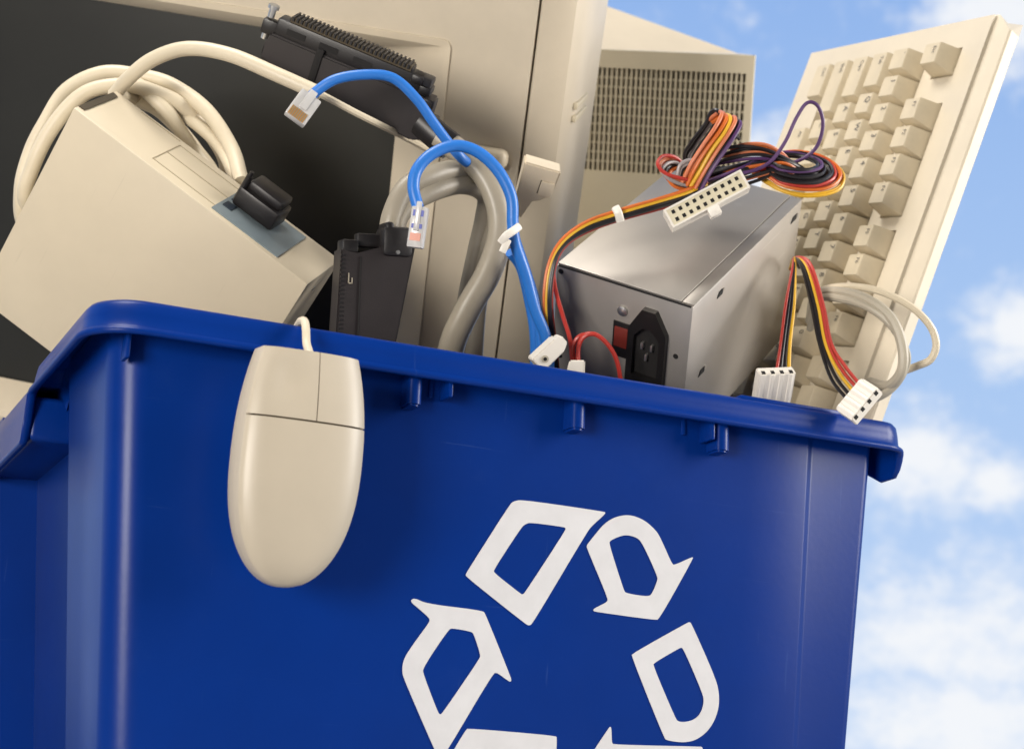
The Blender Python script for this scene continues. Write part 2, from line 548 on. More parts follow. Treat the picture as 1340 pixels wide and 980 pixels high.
# pegs and fins that hang under the rim
def peg(x, wd, zb, yo=0.0025):
    bm = bmesh.new()
    n = 8
    pts = []
    yw = 0.0175
    for k in range(n + 1):
        a = math.pi * k / n
        pts.append((x - wd / 2 * math.cos(a), yo + wd * 0.35 * (1 - math.sin(a))))
    pts += [(x + wd / 2, yw), (x - wd / 2, yw)]
    add_prism(bm, pts, zb, 0.4345)
    es = [e for e in bm.edges if abs(e.verts[0].co.z - zb) < 1e-6 and abs(e.verts[1].co.z - zb) < 1e-6]
    bmesh.ops.bevel(bm, geom=es, offset=0.0011, segments=2, affect='EDGES')
    return finish('rim_peg', bm, 'bin', binr, BM_)
peg(0.1612, 0.0072, 0.4055)
peg(0.2530, 0.0080, 0.4055)
peg(0.3412, 0.0082, 0.4050)
def fin(x, zb, y0=0.0015):
    return finish('rim_fin', box((x - 0.0012, y0, zb), (x + 0.0012, 0.0172, 0.4340), 0.0008), 'bin', binr, BM_)
fin(0.1795, 0.4122); fin(0.3335, 0.4105); fin(0.3215, 0.4135, 0.012); fin(0.173, 0.4130, 0.012); fin(0.0190, 0.4095, 0.0075)

# emblem: six pieces of the three chasing arrows, on the wall's middle panel (coordinates on the wall, metres)
SRC = [
 ([(345,352),(500,108),(515,95),(545,90),(838,133),(830,145),(790,180),(770,205),(580,525),(568,531),(555,525),(350,362)],
  [(440,342),(540,188),(556,175),(575,170),(698,187),(695,200),(556,413),(546,423),(536,418)]),
 ([(770,250),(790,225),(830,175),(870,150),(920,142),(970,160),(1005,190),(1025,215),(1072,322),(1142,290),(1143,297),(1025,508),(1010,512),(795,482),(793,473),(843,448),(845,435),(772,262)],
  [(846,237),(880,220),(910,213),(945,222),(965,240),(1020,360),(1018,375),(1000,420),(985,430),(908,418),(900,408)]),
 ([(925,632),(1130,517),(1138,525),(1222,715),(1235,770),(1232,830),(1205,890),(1160,930),(1110,942),(1045,932)],
  [(1000,665),(1100,607),(1110,612),(1178,770),(1182,800),(1170,840),(1145,862),(1110,870),(1085,865)]),
 ([(155,440),(168,435),(210,455),(405,478),(415,490),(507,720),(502,730),(455,695),(440,700),(266,995),(252,1000),(130,720),(123,690),(127,655),(145,620),(222,515),(215,500),(155,450)],
  [(195,680),(285,545),(300,540),(365,552),(375,560),(400,640),(265,838),(256,843),(248,835),(197,700)]),
 ([(350,890),(667,917),(655,1150),(230,1110),(255,1050)],
  [(388,985),(585,1003),(580,1070),(345,1045)]),
 ([(852,883),(857,890),(858,948),(1180,955),(1165,990),(1060,1130),(1020,1160),(860,1155),(858,1215),(852,1218),(735,1060)],
  [(880,1030),(1050,1035),(1000,1085),(860,1080),(845,1058)]),
]
wn = Vector((0, 1, KF)); wd_ = 0.016 - 0.0028 + KF * ZL
slope = math.sqrt(1 + KF * KF)
EM = ortho(Vector((1, 0, 0)), Vector((0, -KF, 1)), Vector((0, 0.016 - 0.0028, ZL)))   # x right, y up the wall, z out
def on_wall(cx_, cy_):
    px, py = 480 + cx_ / 2.68, 620 + cy_ / 2.68
    v = at(px, py, 1.0) - CAM
    t = (wd_ - wn.dot(CAM)) / wn.dot(v)
    q = EM.inverted() @ (CAM + t * v)
    return (q.x, q.y)
def rounded(P, tight=7.0):
    '''cut corners: wide on gentle bends, tight on sharp ones'''
    for it in range(3):
        Q = []
        n = len(P)
        for i in range(n):
            a, b, c = Vector(P[i - 1]), Vector(P[i]), Vector(P[(i + 1) % n])
            d0, d1 = a - b, c - b
            turn = math.degrees(math.pi - d0.angle(d1)) if d0.length > 1e-6 and d1.length > 1e-6 else 0
            lim = 0.25 if turn < 48 else 0.0
            k0 = max(d0.length * lim, min(tight / (2 ** it), d0.length * 0.25) if turn >= 48 else 0)
            k1 = max(d1.length * lim, min(tight / (2 ** it), d1.length * 0.25) if turn >= 48 else 0)
            Q.append(tuple(b + d0.normalized() * k0)); Q.append(tuple(b + d1.normalized() * k1))
        P = Q
    return P
for outer, inner in SRC:
    bm = prism([on_wall(*p) for p in rounded(outer)], -0.0002, 0.0004, [[on_wall(*p) for p in rounded(inner)]])
    bm.transform(EM)
    finish('recycling_arrow_print', bm, 'emblem', binr, BM_, smooth=False)

# ================================================================= CRT monitor (leaning forward at the back)
MR = [[0.83881, -0.17013, -0.51715], [-0.51413, -0.55999, -0.64968], [-0.17907, 0.81084, -0.5572]]
MT = frame(MR, (0.23167, 0.16141, 0.68374))     # origin: top right corner of the screen opening; x right, y up, z out
mon = thing('computer_monitor', 'big beige tube monitor with dark screen, leaning forward at the back of the bin', 'monitor', MT)
OW, OH = 0.405, 0.318
def ringprism(o, i, z0, z1):
    return prism(o, z0, z1, [i])
FX0, FX1, FY0, FY1 = -OW - 0.058, 0.056, -OH - 0.07, 0.06
op = rrect(-OW, -OH, 0, 0, 0.004, 3)
# bezel front: flat frame, then a slope falling in to the glass
bm = bmesh.new()
outer = rrect(FX0, FY0, FX1, FY1, 0.004, 3)
add_prism(bm, outer, -0.05, 0.0, [op])
finish('bezel', bm, 'beige', mon, ang=30)
gl = rrect(-OW + 0.034, -OH + 0.017, -0.034, -0.012, 0.016, 3)
opx = rrect(-OW + 0.0005, -OH + 0.0005, -0.0005, -0.0005, 0.010, 3)
bm = bmesh.new()
mid = rrect(-OW + 0.0015, -OH + 0.0015, -0.0015, -0.0015, 0.004, 3)
A = [bm.verts.new((x, y, 0.0018)) for x, y in rrect(-OW - 0.003, -OH - 0.003, 0.003, 0.003, 0.005, 3)]
A0 = [bm.verts.new((x, y, -0.002)) for x, y in rrect(-OW - 0.0032, -OH - 0.0032, 0.0032, 0.0032, 0.005, 3)]
Bv = [bm.verts.new((x, y, 0.0006)) for x, y in mid]
Cv = [bm.verts.new((x, y, -0.022)) for x, y in gl]
for a, b in ((A0, A), (A, Bv), (Bv, Cv)):
    for k in range(len(a)):
        bm.faces.new((a[k], a[(k + 1) % len(a)], b[(k + 1) % len(b)], b[k]))
finish('screen_surround', bm, 'beige_pale', mon, ang=25)
# glass: gently domed
bm = bmesh.new()
gx0, gx1, gy0, gy1 = -OW + 0.030, -0.030, -OH + 0.013, -0.009
vv = []
for i in range(25):
    row = []
    for j in range(19):
        u_, v_ = i / 24 * 2 - 1, j / 18 * 2 - 1
        row.append(bm.verts.new((gx0 + (gx1 - gx0) * i / 24, gy0 + (gy1 - gy0) * j / 18, -0.0225 + 0.007 * (1 - 0.6 * u_ * u_ - 0.4 * v_ * v_) - 0.007 * 0.15 * (u_ * v_) ** 2 - 0.0035)))
    vv.append(row)
for i in range(24):
    for j in range(18):
        bm.faces.new((vv[i][j], vv[i + 1][j], vv[i + 1][j + 1], vv[i][j + 1]))
finish('screen_glass', bm, 'glass', mon)
# seam and outer shell which rounds off to the side
bm = bmesh.new()
o2 = rrect(FX0 - 0.0012, FY0 - 0.0012, FX1 + 0.0012, FY1 + 0.0012, 0.005, 3)
add_prism(bm, o2, -0.04, -0.0035, [rrect(FX0 + 0.006, FY0 + 0.006, FX1 - 0.006, FY1 - 0.006, 0.003, 3)])
finish('seam', bm, 'seam', mon)
def shell_ring(g, z, r):
    return [(x, y, z) for x, y in rrect(FX0 - g, FY0 - g, FX1 + g, FY1 + g, r, 6)]
bm = skin([shell_ring(0.0014, -0.03, 0.006), shell_ring(0.0014, -0.001, 0.006), shell_ring(0.0024, 0.0, 0.007), shell_ring(0.015, -0.003, 0.014), shell_ring(0.0225, -0.008, 0.02), shell_ring(0.0265, -0.017, 0.026), shell_ring(0.0285, -0.03, 0.03), shell_ring(0.0285, -0.105, 0.03), shell_ring(0.025, -0.112, 0.03), shell_ring(0.0, -0.118, 0.03), shell_ring(-0.03, -0.16, 0.04), shell_ring(-0.06, -0.26, 0.05)], False, True)
finish('rear_shell', bm, 'beige', mon, ang=30)
# small moulded slots in the shell side
for y0 in (-0.030, -0.0385):
    finish('side_slot', box((FX1 + 0.019, y0 - 0.0022, -0.062), (FX1 + 0.0300, y0 + 0.0022, -0.020), 0.001), 'casing', mon)
# power button: a rounded bar at the right of the front
bm = box((0.0215, -0.0735, -0.004), (0.0490, -0.0605, 0.0105), 0.005, 4)
finish('front_button', bm, 'beige_pale', mon)

# ================================================================= vented casing behind
cas_c = at(880, 180, 1.32)
CM = ortho(at(990, 73, 1.30) - at(690, 61, 1.36), at(880, 60, 1.32) - at(866, 260, 1.345), at(988, 73, 1.30))
cas = thing('vented_casing', 'pale beige equipment casing with wide slotted vent, standing behind the power supply', 'casing', CM)
CWD, CH = 0.215, 0.175        # x from -CWD to 0, y from -CH to 0 ; front at z = 0
bm = bmesh.new()
GX0, GX1, GY0, GY1 = -0.158, -0.0055, -0.098, -0.0145
outer = [(-CWD, -CH), (0, -CH), (0, 0), (-CWD, 0)]
add_prism(bm, outer, -0.004, 0.0, [[(GX0, GY0), (GX1, GY0), (GX1, GY1), (GX0, GY1)]])
finish('front_panel', bm, 'casing', cas, smooth=False)
bm = bmesh.new()
f = [(-CWD, -CH, -0.004), (0, -CH, -0.004), (0, 0, -0.004), (-CWD, 0, -0.004)]
b = [(-CWD, -CH, -0.22), (-0.050, -CH, -0.16), (-0.034, 0.0008, -0.10), (-CWD, 0.052, -0.16)]
vsf = [bm.verts.new(p) for p in f]; vsb = [bm.verts.new(p) for p in b]
for k in range(4):
    bm.faces.new((vsf[k], vsf[(k + 1) % 4], vsb[(k + 1) % 4], vsb[k]))
bm.faces.new(vsb)
bmesh.ops.triangulate(bm, faces=bm.faces[:])
finish('housing', bm, 'beige_pale', cas, smooth=False)
finish('vent_backing', box((GX0 - 0.002, GY0 - 0.002, -0.009), (GX1 + 0.002, GY1 + 0.002, -0.0055)), 'seam', cas)
bm = bmesh.new()
NC, NR = 37, 11
for k in range(NC + 1):
    x = GX0 + (GX1 - GX0) * k / NC
    add_box(bm, (x - 0.00085, GY0 - 0.0005, -0.0045), (x + 0.00085, GY1 + 0.0005, -0.0006))
for k in range(1, NR):
    y = GY0 + (GY1 - GY0) * k / NR
    add_box(bm, (GX0, y - 0.00055, -0.0048), (GX1, y + 0.00055, -0.0011))
finish('vent_grille', bm, 'casing', cas, smooth=False)

# ================================================================= external drive box
XR = [[0.79538, 0.18531, -0.57708], [-0.23979, -0.77823, -0.5804], [-0.55666, 0.60002, -0.57455]]
XT = frame(XR, (0.00203, 0.1385, 0.57987))
drv = thing('external_drive', 'plain beige metal drive box tilted on its corner over the left rim', 'drive box', XT)
L1, L2, L3 = 0.163, 0.1416, 0.047       # x along the edge, y downwards (negative), z into the box (negative)
bm = box((0, -L2, -L3), (L1, 0, 0), 0.0009, 2)
finish('case', bm, 'drive', drv, ang=30)
# open slot where the cover ends, at the top corner
bm = prism([(0.0005, -0.004), (0.0045, -0.0045), (0.0045, -L3 + 0.006), (0.0005, -L3 + 0.005)], 0, 0.0004)
bm.transform(Matrix(((1, 0, 0, 0), (0, 0, 1, 0), (0, 1, 0, 0), (0, 0, 0, 1))))
bm.transform(Matrix.Translation((0, 0.0002, 0)))
finish('cover_slot', bm, 'seam', drv, smooth=False)
def onthin(x0, x1, z0, z1, h, name, m, bev=0):
    return finish(name, box((x0, 0.0000, z0), (x1, h, z1), bev), m, drv)
onthin(0.050, 0.0505, -0.040, -0.008, 0.0003, 'panel_line', 'print_line')
onthin(0.050, 0.098, -0.0084, -0.008, 0.0003, 'panel_line', 'print_line')
onthin(0.050, 0.098, -0.0244, -0.024, 0.0003, 'panel_line', 'print_line')
onthin(0.050, 0.098, -0.0402, -0.0398, 0.0003, 'panel_line', 'print_line')
onthin(0.020, 0.048, -0.0445, -0.0438, 0.0003, 'panel_line', 'print_line')
onthin(0.094, 0.140, -0.0425, -0.0035, 0.0007, 'connector_plate', 'label_plate')
for x, z in ((0.0985, -0.0165), (0.0985, -0.0275)):
    onthin(x - 0.0025, x + 0.0035, z - 0.0035, z + 0.0035, 0.0012, 'port_mark', 'print_navy')
bm = bmesh.new(); add_cyl(bm, (L1 + 0.0004, -0.012, -0.022), (L1 - 0.001, -0.012, -0.022), 0.0015)
finish('end_screw', bm, 'chrome', drv)

# cream cable: plug in the drive box, coil behind the box, tail across the screen
plug_m = XT @ Matrix.Translation((0.1115, 0.0, -0.029))
cc = thing('coiled_cable', 'thick cream cable wound in a coil behind the beige drive box with black plug', 'cable', plug_m)
bm = box((-0.0140, 0.0010, -0.0095), (0.0140, 0.0135, 0.0095), 0.002, 2)
finish('plug', bm, 'black', cc)
finish('plug_collar', box((-0.011, 0.0130, -0.0090), (0.0120, 0.0190, 0.0070), 0.002), 'black', cc)
bm = bmesh.new(); add_cyl(bm, (-0.0125, 0.004, 0.0065), (-0.0125, 0.0205, 0.0065), 0.0020); add_cyl(bm, (-0.0125, 0.0205, 0.0065), (-0.0125, 0.0235, 0.0065), 0.0013)
finish('thumb_screw', bm, 'black', cc)
pl = XT @ Vector((0.117, 0.022, -0.030))
RC = 0.0046
coil = [(316, 238, 0.957), (303, 195, 0.972), (270, 145, 0.982), (225, 112, 0.99), (185, 100, 0.992), (135, 96, 0.99), (88, 118, 0.988), (60, 160, 0.985), (40, 200, 0.985), (28, 250, 0.985), (36, 300, 1.0), (90, 335, 1.04), (180, 330, 1.06), (262, 275, 1.05), (296, 225, 1.02), (278, 180, 1.0), (240, 140, 0.985), (205, 122, 0.98), (165, 112, 0.975), (112, 122, 0.972), (70, 165, 0.972), (42, 220, 0.975), (34, 265, 0.985), (70, 315, 1.03), (160, 335, 1.07), (250, 300, 1.06), (280, 240, 1.04), (255, 195, 1.015), (215, 150, 1.0), (180, 128, 0.985)]
coil_b = [(310, 238, 0.962), (291, 196, 0.978), (262, 166, 0.985), (232, 148, 0.992), (200, 140, 0.995), (180, 132, 0.99), (152, 122, 0.968)]
coil_c = [(283, 232, 1.0), (262, 208, 0.99), (240, 178, 0.985), (222, 150, 0.98), (200, 128, 0.98), (178, 110, 0.985), (150, 103, 1.0)]
finish('cable', tube(pxpts(coil_b), RC * 0.9, 12, 8), 'cream_cable', cc, plug_m)
finish('cable', tube(pxpts(coil_c), RC * 0.95, 12, 8), 'cream_cable', cc, plug_m)
finish('cable', tube(pxpts(coil), RC, 12, 8), 'cream_cable', cc, plug_m)
coil2 = [(150, 124, 0.965), (168, 103, 0.952), (200, 78, 0.945), (245, 64, 0.938), (300, 72, 0.93), (360, 97, 0.922), (418, 123, 0.918), (462, 146, 0.925), (500, 165, 0.94), (530, 180, 0.97), (560, 196, 1.02)]
S = pxpts(coil2)
bm = bmesh.new()
add_tube(bm, S[:7], 0.0043, 12, 8)
finish('cable', bm, 'cream_cable', cc, plug_m)
finish('cable', tube(S[5:], 0.0021, 8, 8), 'cream_cable', cc, plug_m)

# ================================================================= grey data cable with two black connectors
s96 = 0.94 / FPX
dm = pxframe(352, 40, 0.945, 22.5, 24, 0)
dc = thing('data_cable', 'thick grey data cable with two long black ribbed connectors, looped before the monitor', 'cable', dm)
def S2(pts, s=s96):
    return [(x * s, y * s) for x, y in pts]
# upper connector (local: x along the connector, y up)
hood = S2([(4, -14), (0, -36), (40, -45), (225, -63), (240, -56), (238, -2), (4, 0)])
bm = prism(hood, -0.012, 0.004)
bmesh.ops.bevel(bm, geom=bm.edges[:], offset=0.0012, segments=2, affect='EDGES')
finish('connector_hood', bm, 'charcoal', dc)
finish('connector_shell', box((8 * s96, -4 * s96, -0.011), (226 * s96, 22 * s96, 0.002), 0.0012), 'black', dc)
finish('connector_flange', box((22 * s96, 19 * s96, -0.0125), (196 * s96, 27 * s96, 0.0005), 0.001), 'black', dc)
bm = bmesh.new()
for k in range(29):
    x = (26 + k * 5.8) * s96
    add_box(bm, (x, 25 * s96, -0.012), (x + 2.6 * s96, 31 * s96, 0.0022))
finish('contact_row', bm, 'black', dc, smooth=False)
finish('contact_strip', box((24 * s96, 22 * s96, -0.0105), (194 * s96, 29.2 * s96, 0.0012)), 'seam', dc)
for x0 in (24, 70, 118, 165):
    finish('hood_recess', box((x0 * s96, 5 * s96, 0.0018), ((x0 + 26) * s96, 13 * s96, 0.0024)), 'hole', dc)
finish('cable_strap', box((70 * s96, -56 * s96, 0.003), (80 * s96, 6 * s96, 0.0052), 0.0006), 'hole', dc)
for yy in (16, -14):
    bm = bmesh.new()
    add_cyl(bm, (-4 * s96, yy * s96, -0.002), (-4 * s96, (yy + 14) * s96, -0.002), 0.0021)
    add_cyl(bm, (-4 * s96, (yy + 12) * s96, -0.002), (-4 * s96, (yy + 17) * s96, -0.002), 0.0034)
    finish('lock_screw', bm, 'chrome', dc)
finish('screw_bracket', box((-11 * s96, -6 * s96, -0.006), (12 * s96, 14 * s96, 0.0015), 0.001), 'black', dc)
for x0, y0 in ((198, 22), (212, 12), (222, -2), (232, -24)):
    finish('latch', box((x0 * s96, (y0 - 12) * s96, -0.009), ((x0 + 17) * s96, y0 * s96, 0.0035), 0.0012), 'black', dc)
finish('cable_boot', tube(pxpts([(552, 160, 0.94), (572, 178, 0.938), (590, 192, 0.937)]), 0.0085, 14), 'black', dc, dm)
A_ = [(575, 180, 0.937), (600, 198, 0.935), (630, 224, 0.932), (650, 262, 0.93), (655, 305, 0.928), (640, 355, 0.925), (612, 405, 0.925), (592, 450, 0.93), (580, 510, 0.94)]
finish('cable', tube(pxpts(A_), 0.0084, 16, 8, 0.8), 'grey_cable', dc, dm)
B_ = [(512, 318, 0.905), (516, 285, 0.905), (535, 255, 0.91), (570, 238, 0.92), (605, 232, 0.935), (632, 246, 0.955), (642, 285, 0.965), (632, 330, 0.97), (618, 400, 0.975), (612, 480, 0.98)]
for ox, oy, od in ((-3, -9, 0.0), (4, 9, 0.003)):
    finish('cable', tube([at(x + ox * (1 if q < 6 else -2), y + oy * (1 if 1 < q < 6 else 0.2), d + od) for q, (x, y, d) in enumerate(B_)], 0.0060, 14, 8), 'grey_cable', dc, dm)
# lower connector, standing in the bin
s90 = 0.89 / FPX
lm_ = pxframe(478, 375, 0.89, 2.0, 0, 20)
def lower(o_, bm_, m_):
    bm_.transform(lm_)
    return finish(o_, bm_, m_, dc, dm)
bm = prism(S2([(-36, 48), (-14, 40), (58, 62), (66, 68), (40, -85), (-40, -85)], s90), -0.013, 0.004)
bmesh.ops.bevel(bm, geom=bm.edges[:], offset=0.001, segments=2, affect='EDGES')
lower('connector_hood', bm, 'charcoal')
bm = bmesh.new()
for k in range(22):
    y = (-80 + k * 5.6) * s90
    add_box(bm, (-36.5 * s90, y, 0.0036), (-32 * s90, y + 2.6 * s90, 0.0049))
lower('contact_row', bm, 'black')
lower('hood_groove', box((-11 * s90, -84 * s90, 0.0038), (-9.6 * s90, 38 * s90, 0.0046)), 'hole')
bm = bmesh.new()
for q in (box((-26*s90, 2*s90, .0038), (-24.6*s90, 16*s90, .0045)), box((-26*s90, 2*s90, .0038), (-20*s90, 3.5*s90, .0045)), box((-21.4*s90, 2*s90, .0038), (-20*s90, 10*s90, .0045))):
    me_ = bpy.data.meshes.new('tmp'); q.to_mesh(me_); bm.from_mesh(me_); q.free(); bpy.data.meshes.remove(me_)
lower('hood_mark', bm, 'grey_cable')
lower('latch', box((-34 * s90, 42 * s90, -0.010), (-12 * s90, 60 * s90, 0.0025), 0.0012), 'black')
lower('latch', box((-12 * s90, 52 * s90, -0.010), (22 * s90, 70 * s90, -0.002), 0.0012), 'black')
lower('clamp', box((18 * s90, 40 * s90, -0.012), (60 * s90, 80 * s90, 0.0062), 0.003), 'black')
lower('clamp_ear', box((22 * s90, 72 * s90, -0.012), (34 * s90, 86 * s90, 0.005), 0.0018), 'black')
bm = bmesh.new(); add_cyl(bm, (38 * s90, 46 * s90, 0.0055), (38 * s90, 46 * s90, 0.0075), 0.0011)
lower('clamp_screw', bm, 'chrome')

# ================================================================= blue network cables
def net_plug(root, rm, m, tint, sx=24, sy=36, labels=True):
    s = 0.92 / FPX
    def add(n_, b_, mm_):
        b_.transform(m); return finish(n_, b_, mm_, root, rm)
    add('plug', box((-sx / 2 * s, -sy / 2 * s, -0.0035), (sx / 2 * s, sy / 2 * s, 0.0035), 0.0009), 'clear')
    add('plug_latch', box((-sx * .18 * s, -sy * .1 * s, 0.0036), (sx * .18 * s, sy * .62 * s, 0.0048), 0.0005), 'clear')
    if labels:
        for k in range(8):
            x = (-sx * .40 + sx * .8 * k / 8) * s
            add('contact', box((x, -sy * .48 * s, 0.0034), (x + sx * .055 * s, -sy * .16 * s, 0.0041)), 'gold')
m1 = pxframe(396, 142, 0.90, 33, -15, 10)
n1 = thing('network_cable', 'bright blue network cable whose clear plug hangs in front of the dark screen', 'cable', m1)
net_plug(n1, m1, m1, 'clear', 30, 40)
N1 = [(402, 133, 0.902), (414, 120, 0.902), (440, 104, 0.902), (480, 98, 0.904), (515, 103, 0.907), (545, 130, 0.91), (568, 162, 0.914), (586, 186, 0.918), (605, 208, 0.922), (630, 228, 0.945), (660, 270, 0.955), (676, 318, 0.945), (690, 360, 0.93), (704, 410, 0.925), (708, 470, 0.93), (705, 540, 0.94)]
finish('cable', tube(pxpts(N1), 0.0029, 12, 8), 'blue_cable', n1, m1)
m2 = pxframe(547, 298, 0.885, 8, 0, -10)
n2 = thing('network_cable', 'bright blue network cable arching over the grey cable, tied and dropping into the bin', 'cable', m2)
net_plug(n2, m2, m2, 'clear', 20, 52, False)
for q, (y0, y1, mm_) in enumerate(((14, 22, 'print_blue'), (-2, 4, 'print_blue'), (-18, -8, 'print_red'))):
    b_ = box((-7 * s90, y0 * s90, 0.0034), (7 * s90, y1 * s90, 0.0040)); b_.transform(m2)
    finish('plug_mark', b_, mm_, n2, m2)
N2 = [(547, 272, 0.886), (541, 245, 0.888), (546, 222, 0.890), (565, 202, 0.893), (595, 191, 0.897), (625, 199, 0.90), (652, 224, 0.902), (669, 258, 0.903), (671, 292, 0.904), (674, 318, 0.905), (688, 360, 0.91), (700, 405, 0.915), (716, 450, 0.92), (718, 520, 0.93)]
finish('cable', tube(pxpts(N2), 0.0033, 12, 8), 'blue_cable', n2, m2)
N3 = [(668, 330, 0.91), (682, 350, 0.918), (692, 390, 0.925), (700, 440, 0.93), (700, 520, 0.94)]
finish('cable', tube(pxpts(N3), 0.0031, 12, 8), 'blue_cable', n2, m2)
tie = tube(pxpts([(655, 318, 0.897), (662, 309, 0.895), (672, 302, 0.896), (680, 296, 0.90)]), 0.0010, 8, 6, 2.2)
finish('cable_tie', tie, 'white', n2, m2)
b_ = box((-0.002, -0.004, -0.001), (0.002, 0.004, 0.001), 0.0005); b_.transform(pxframe(661, 322, 0.897, 25))
finish('cable_tie_end', b_, 'white', n2, m2)

# ================================================================= beige plug by the monitor button
am = pxframe(701, 238, 0.985, 20, 30, 10)
ad = thing('beige_plug', 'small pale beige plug housing beside the blue cable, in front of the monitor edge', 'plug', am)
s98 = 0.985 / FPX
bm = prism(S2([(-24, 28), (26, 28), (24, -8), (8, -22), (-20, -26)], s98), -0.007, 0.006)
bmesh.ops.bevel(bm, geom=bm.edges[:], offset=0.001, segments=2, affect='EDGES')
finish('housing', bm, 'beige_pale', ad)
finish('front_lip', box((5 * s98, -10 * s98, 0.0050), (23 * s98, 10 * s98, 0.0078), 0.0006), 'beige_pale', ad)
finish('plug_strain_relief', prism(S2([(-16, -24), (4, -22), (-4, -52), (-18, -52)], s98), -0.004, 0.003), 'beige_pale', ad)
finish('lip_groove', box((4 * s98, -9 * s98, 0.0058), (5.3 * s98, 10 * s98, 0.0064)), 'seam', ad)

# ================================================================= power supply
PR = [[0.64314, 0.695, -0.32148], [-0.67457, 0.31553, -0.66738], [-0.36239, 0.64608, 0.67175]]
# third axis: out of the top cover
PT = frame(PR, (0.32456, 0.00965, 0.48513))
ps = thing('power_supply', 'grey steel computer power supply box with black socket and a tangle of coloured wires', 'power supply', PT)
pa, pb, pc = 0.0865, 0.155, 0.100
bm = box((-pa, 0, -pc), (0, pb, 0), 0.0006, 2)
finish('case', bm, 'steel', ps, ang=30)
# folded top cover with a seam near the right edge
finish('top_cover', box((-pa + 0.0004, 0.0009, 0.0002), (-0.0078, pb - 0.001, 0.0013), 0.0003), 'steel', ps)
finish('top_flange', box((-0.0072, 0.0014, 0.0002), (0.0003, pb - 0.001, 0.0010), 0.0003), 'steel', ps)
finish('cover_gap', box((-pa + 0.001, -0.0002, -0.0007), (-0.001, 0.0008, 0.0002)), 'hole', ps)
# socket on the end face (y = 0 looks out)
def endface(pts, y0, y1):
    bm = prism(pts, y0, y1)
    bm.transform(Matrix(((1, 0, 0, 0), (0, 0, -1, 0), (0, 1, 0, 0), (0, 0, 0, 1))))
    return bm
def hexa(cx, cz, wx, hz, cut):
    return [(cx - wx, cz - hz), (cx + wx, cz - hz), (cx + wx, cz + hz - cut), (cx + wx * 0.35, cz + hz), (cx - wx * 0.35, cz + hz), (cx - wx, cz + hz - cut)]
scx, scz = -0.0247, -0.034
bm = bmesh.new()
bm = prism(hexa(scx, scz, 0.0118, 0.0250, 0.0135), 0, 0.0042, [hexa(scx, scz - 0.003, 0.0080, 0.0160, 0.006)])
bm.transform(Matrix(((1, 0, 0, 0), (0, 0, -1, 0), (0, 1, 0, 0), (0, 0, 0, 1))))
sk = finish('socket', bm, 'iec', ps)
finish('socket_floor', endface(hexa(scx, scz - 0.003, 0.0088, 0.0168, 0.006), 0.0002, 0.0008), 'hole', sk)
for dx, dz in ((-0.003, 0.001), (0.003, 0.001), (0.0, -0.006)):
    finish('socket_pin', box((scx + dx - 0.0007, -0.0034, scz + dz - 0.002), (scx + dx + 0.0007, -0.0005, scz + dz + 0.002), 0.0002), 'chrome', sk)
finish('voltage_switch_frame', box((-0.0475, -0.0012, -0.0465), (-0.0365, -0.0001, -0.0235), 0.0003), 'iec', ps)
finish('voltage_switch', box((-0.0462, -0.0022, -0.0395), (-0.0376, -0.0008, -0.0265), 0.0005), 'red_switch', ps)
bm = bmesh.new(); add_cyl(bm, (-0.0425, 0.0005, -0.0160), (-0.0425, -0.0014, -0.0160), 0.0034, 0.0030, 18); add_cyl(bm, (-0.0425, -0.0014, -0.0160), (-0.0425, -0.0022, -0.0160), 0.0030, 0.0012, 18)
finish('screw', bm, 'chrome', ps)
for x, z in ((-0.0835, -0.0035), (-0.0075, -0.0345), (-0.0815, -0.060)):
    bm = bmesh.new(); add_cyl(bm, (x, 0.0004, z), (x, -0.00035, z), 0.0016)
    finish('screw_hole', bm, 'hole', ps)
for y, z, l in ((0.037, -0.0088, 0.0042), (0.144, -0.0080, 0.0048), (0.0215, -0.0535, 0.0045)):
    bm = bmesh.new()
    add_prism(bm, [(-l, -0.0018), (l * 0.6, -0.0018), (l, 0.0005), (l * 0.5, 0.0018), (-l * 0.4, 0.0016)], 0, 0.0004)
    bm.transform(Matrix(((0, 0, 1, 0.0001), (1, 0, 0, y), (0, 1, 0, z), (0, 0, 0, 1))))
    finish('side_slot', bm, 'hole', ps, smooth=False)
    bm = bmesh.new(); add_cyl(bm, (-0.0004, y + l * 0.9, z + 0.0005), (0.0008, y + l * 0.9, z + 0.0005), 0.0012)
    finish('slot_tab', bm, 'steel', ps)

WR = 0.00105
def wire(pts, c, r=WR):
    return finish('wire', tube(pxpts(pts), r, 7, 7), 'w_' + c, ps, PT)
def jig(pts, dx, dy, dz, j=1.3):
    return [(x + dx + random.uniform(-j, j), y + dy + random.uniform(-j, j), d + dz) for x, y, d in pts]
# bundle running left and down
Bl = [(925, 243, 0.945), (895, 255, 0.937), (860, 266, 0.93), (808, 281, 0.926), (765, 297, 0.922), (735, 320, 0.918), (720, 352, 0.916), (716, 400, 0.918), (721, 450, 0.93), (728, 520, 0.95)]
for k, c in enumerate(('orange', 'orange', 'yellow', 'yellow', 'black', 'black', 'black', 'red')):
    off = (-5 + k * 1.9)
    P_ = []
    for q, (x, y, d) in enumerate(Bl):
        f_ = 0 if q < 5 else min(1, (q - 4) / 2)      # above at first, to the side further down
        nx, ny = f_ * 1.0 * off * 0.7, (1 - f_) * off
        P_.append((x + nx + random.uniform(-.6, .6), y + ny + random.uniform(-.6, .6), d + 0.003 * (k % 2)))
    wire(P_, c)
b_ = tube([at(805, 271, 0.9225), at(809, 279, 0.921), at(812, 290, 0.923)], 0.0012, 8, 6, 2.0)
finish('wire_tie', b_, 'white', ps, PT)
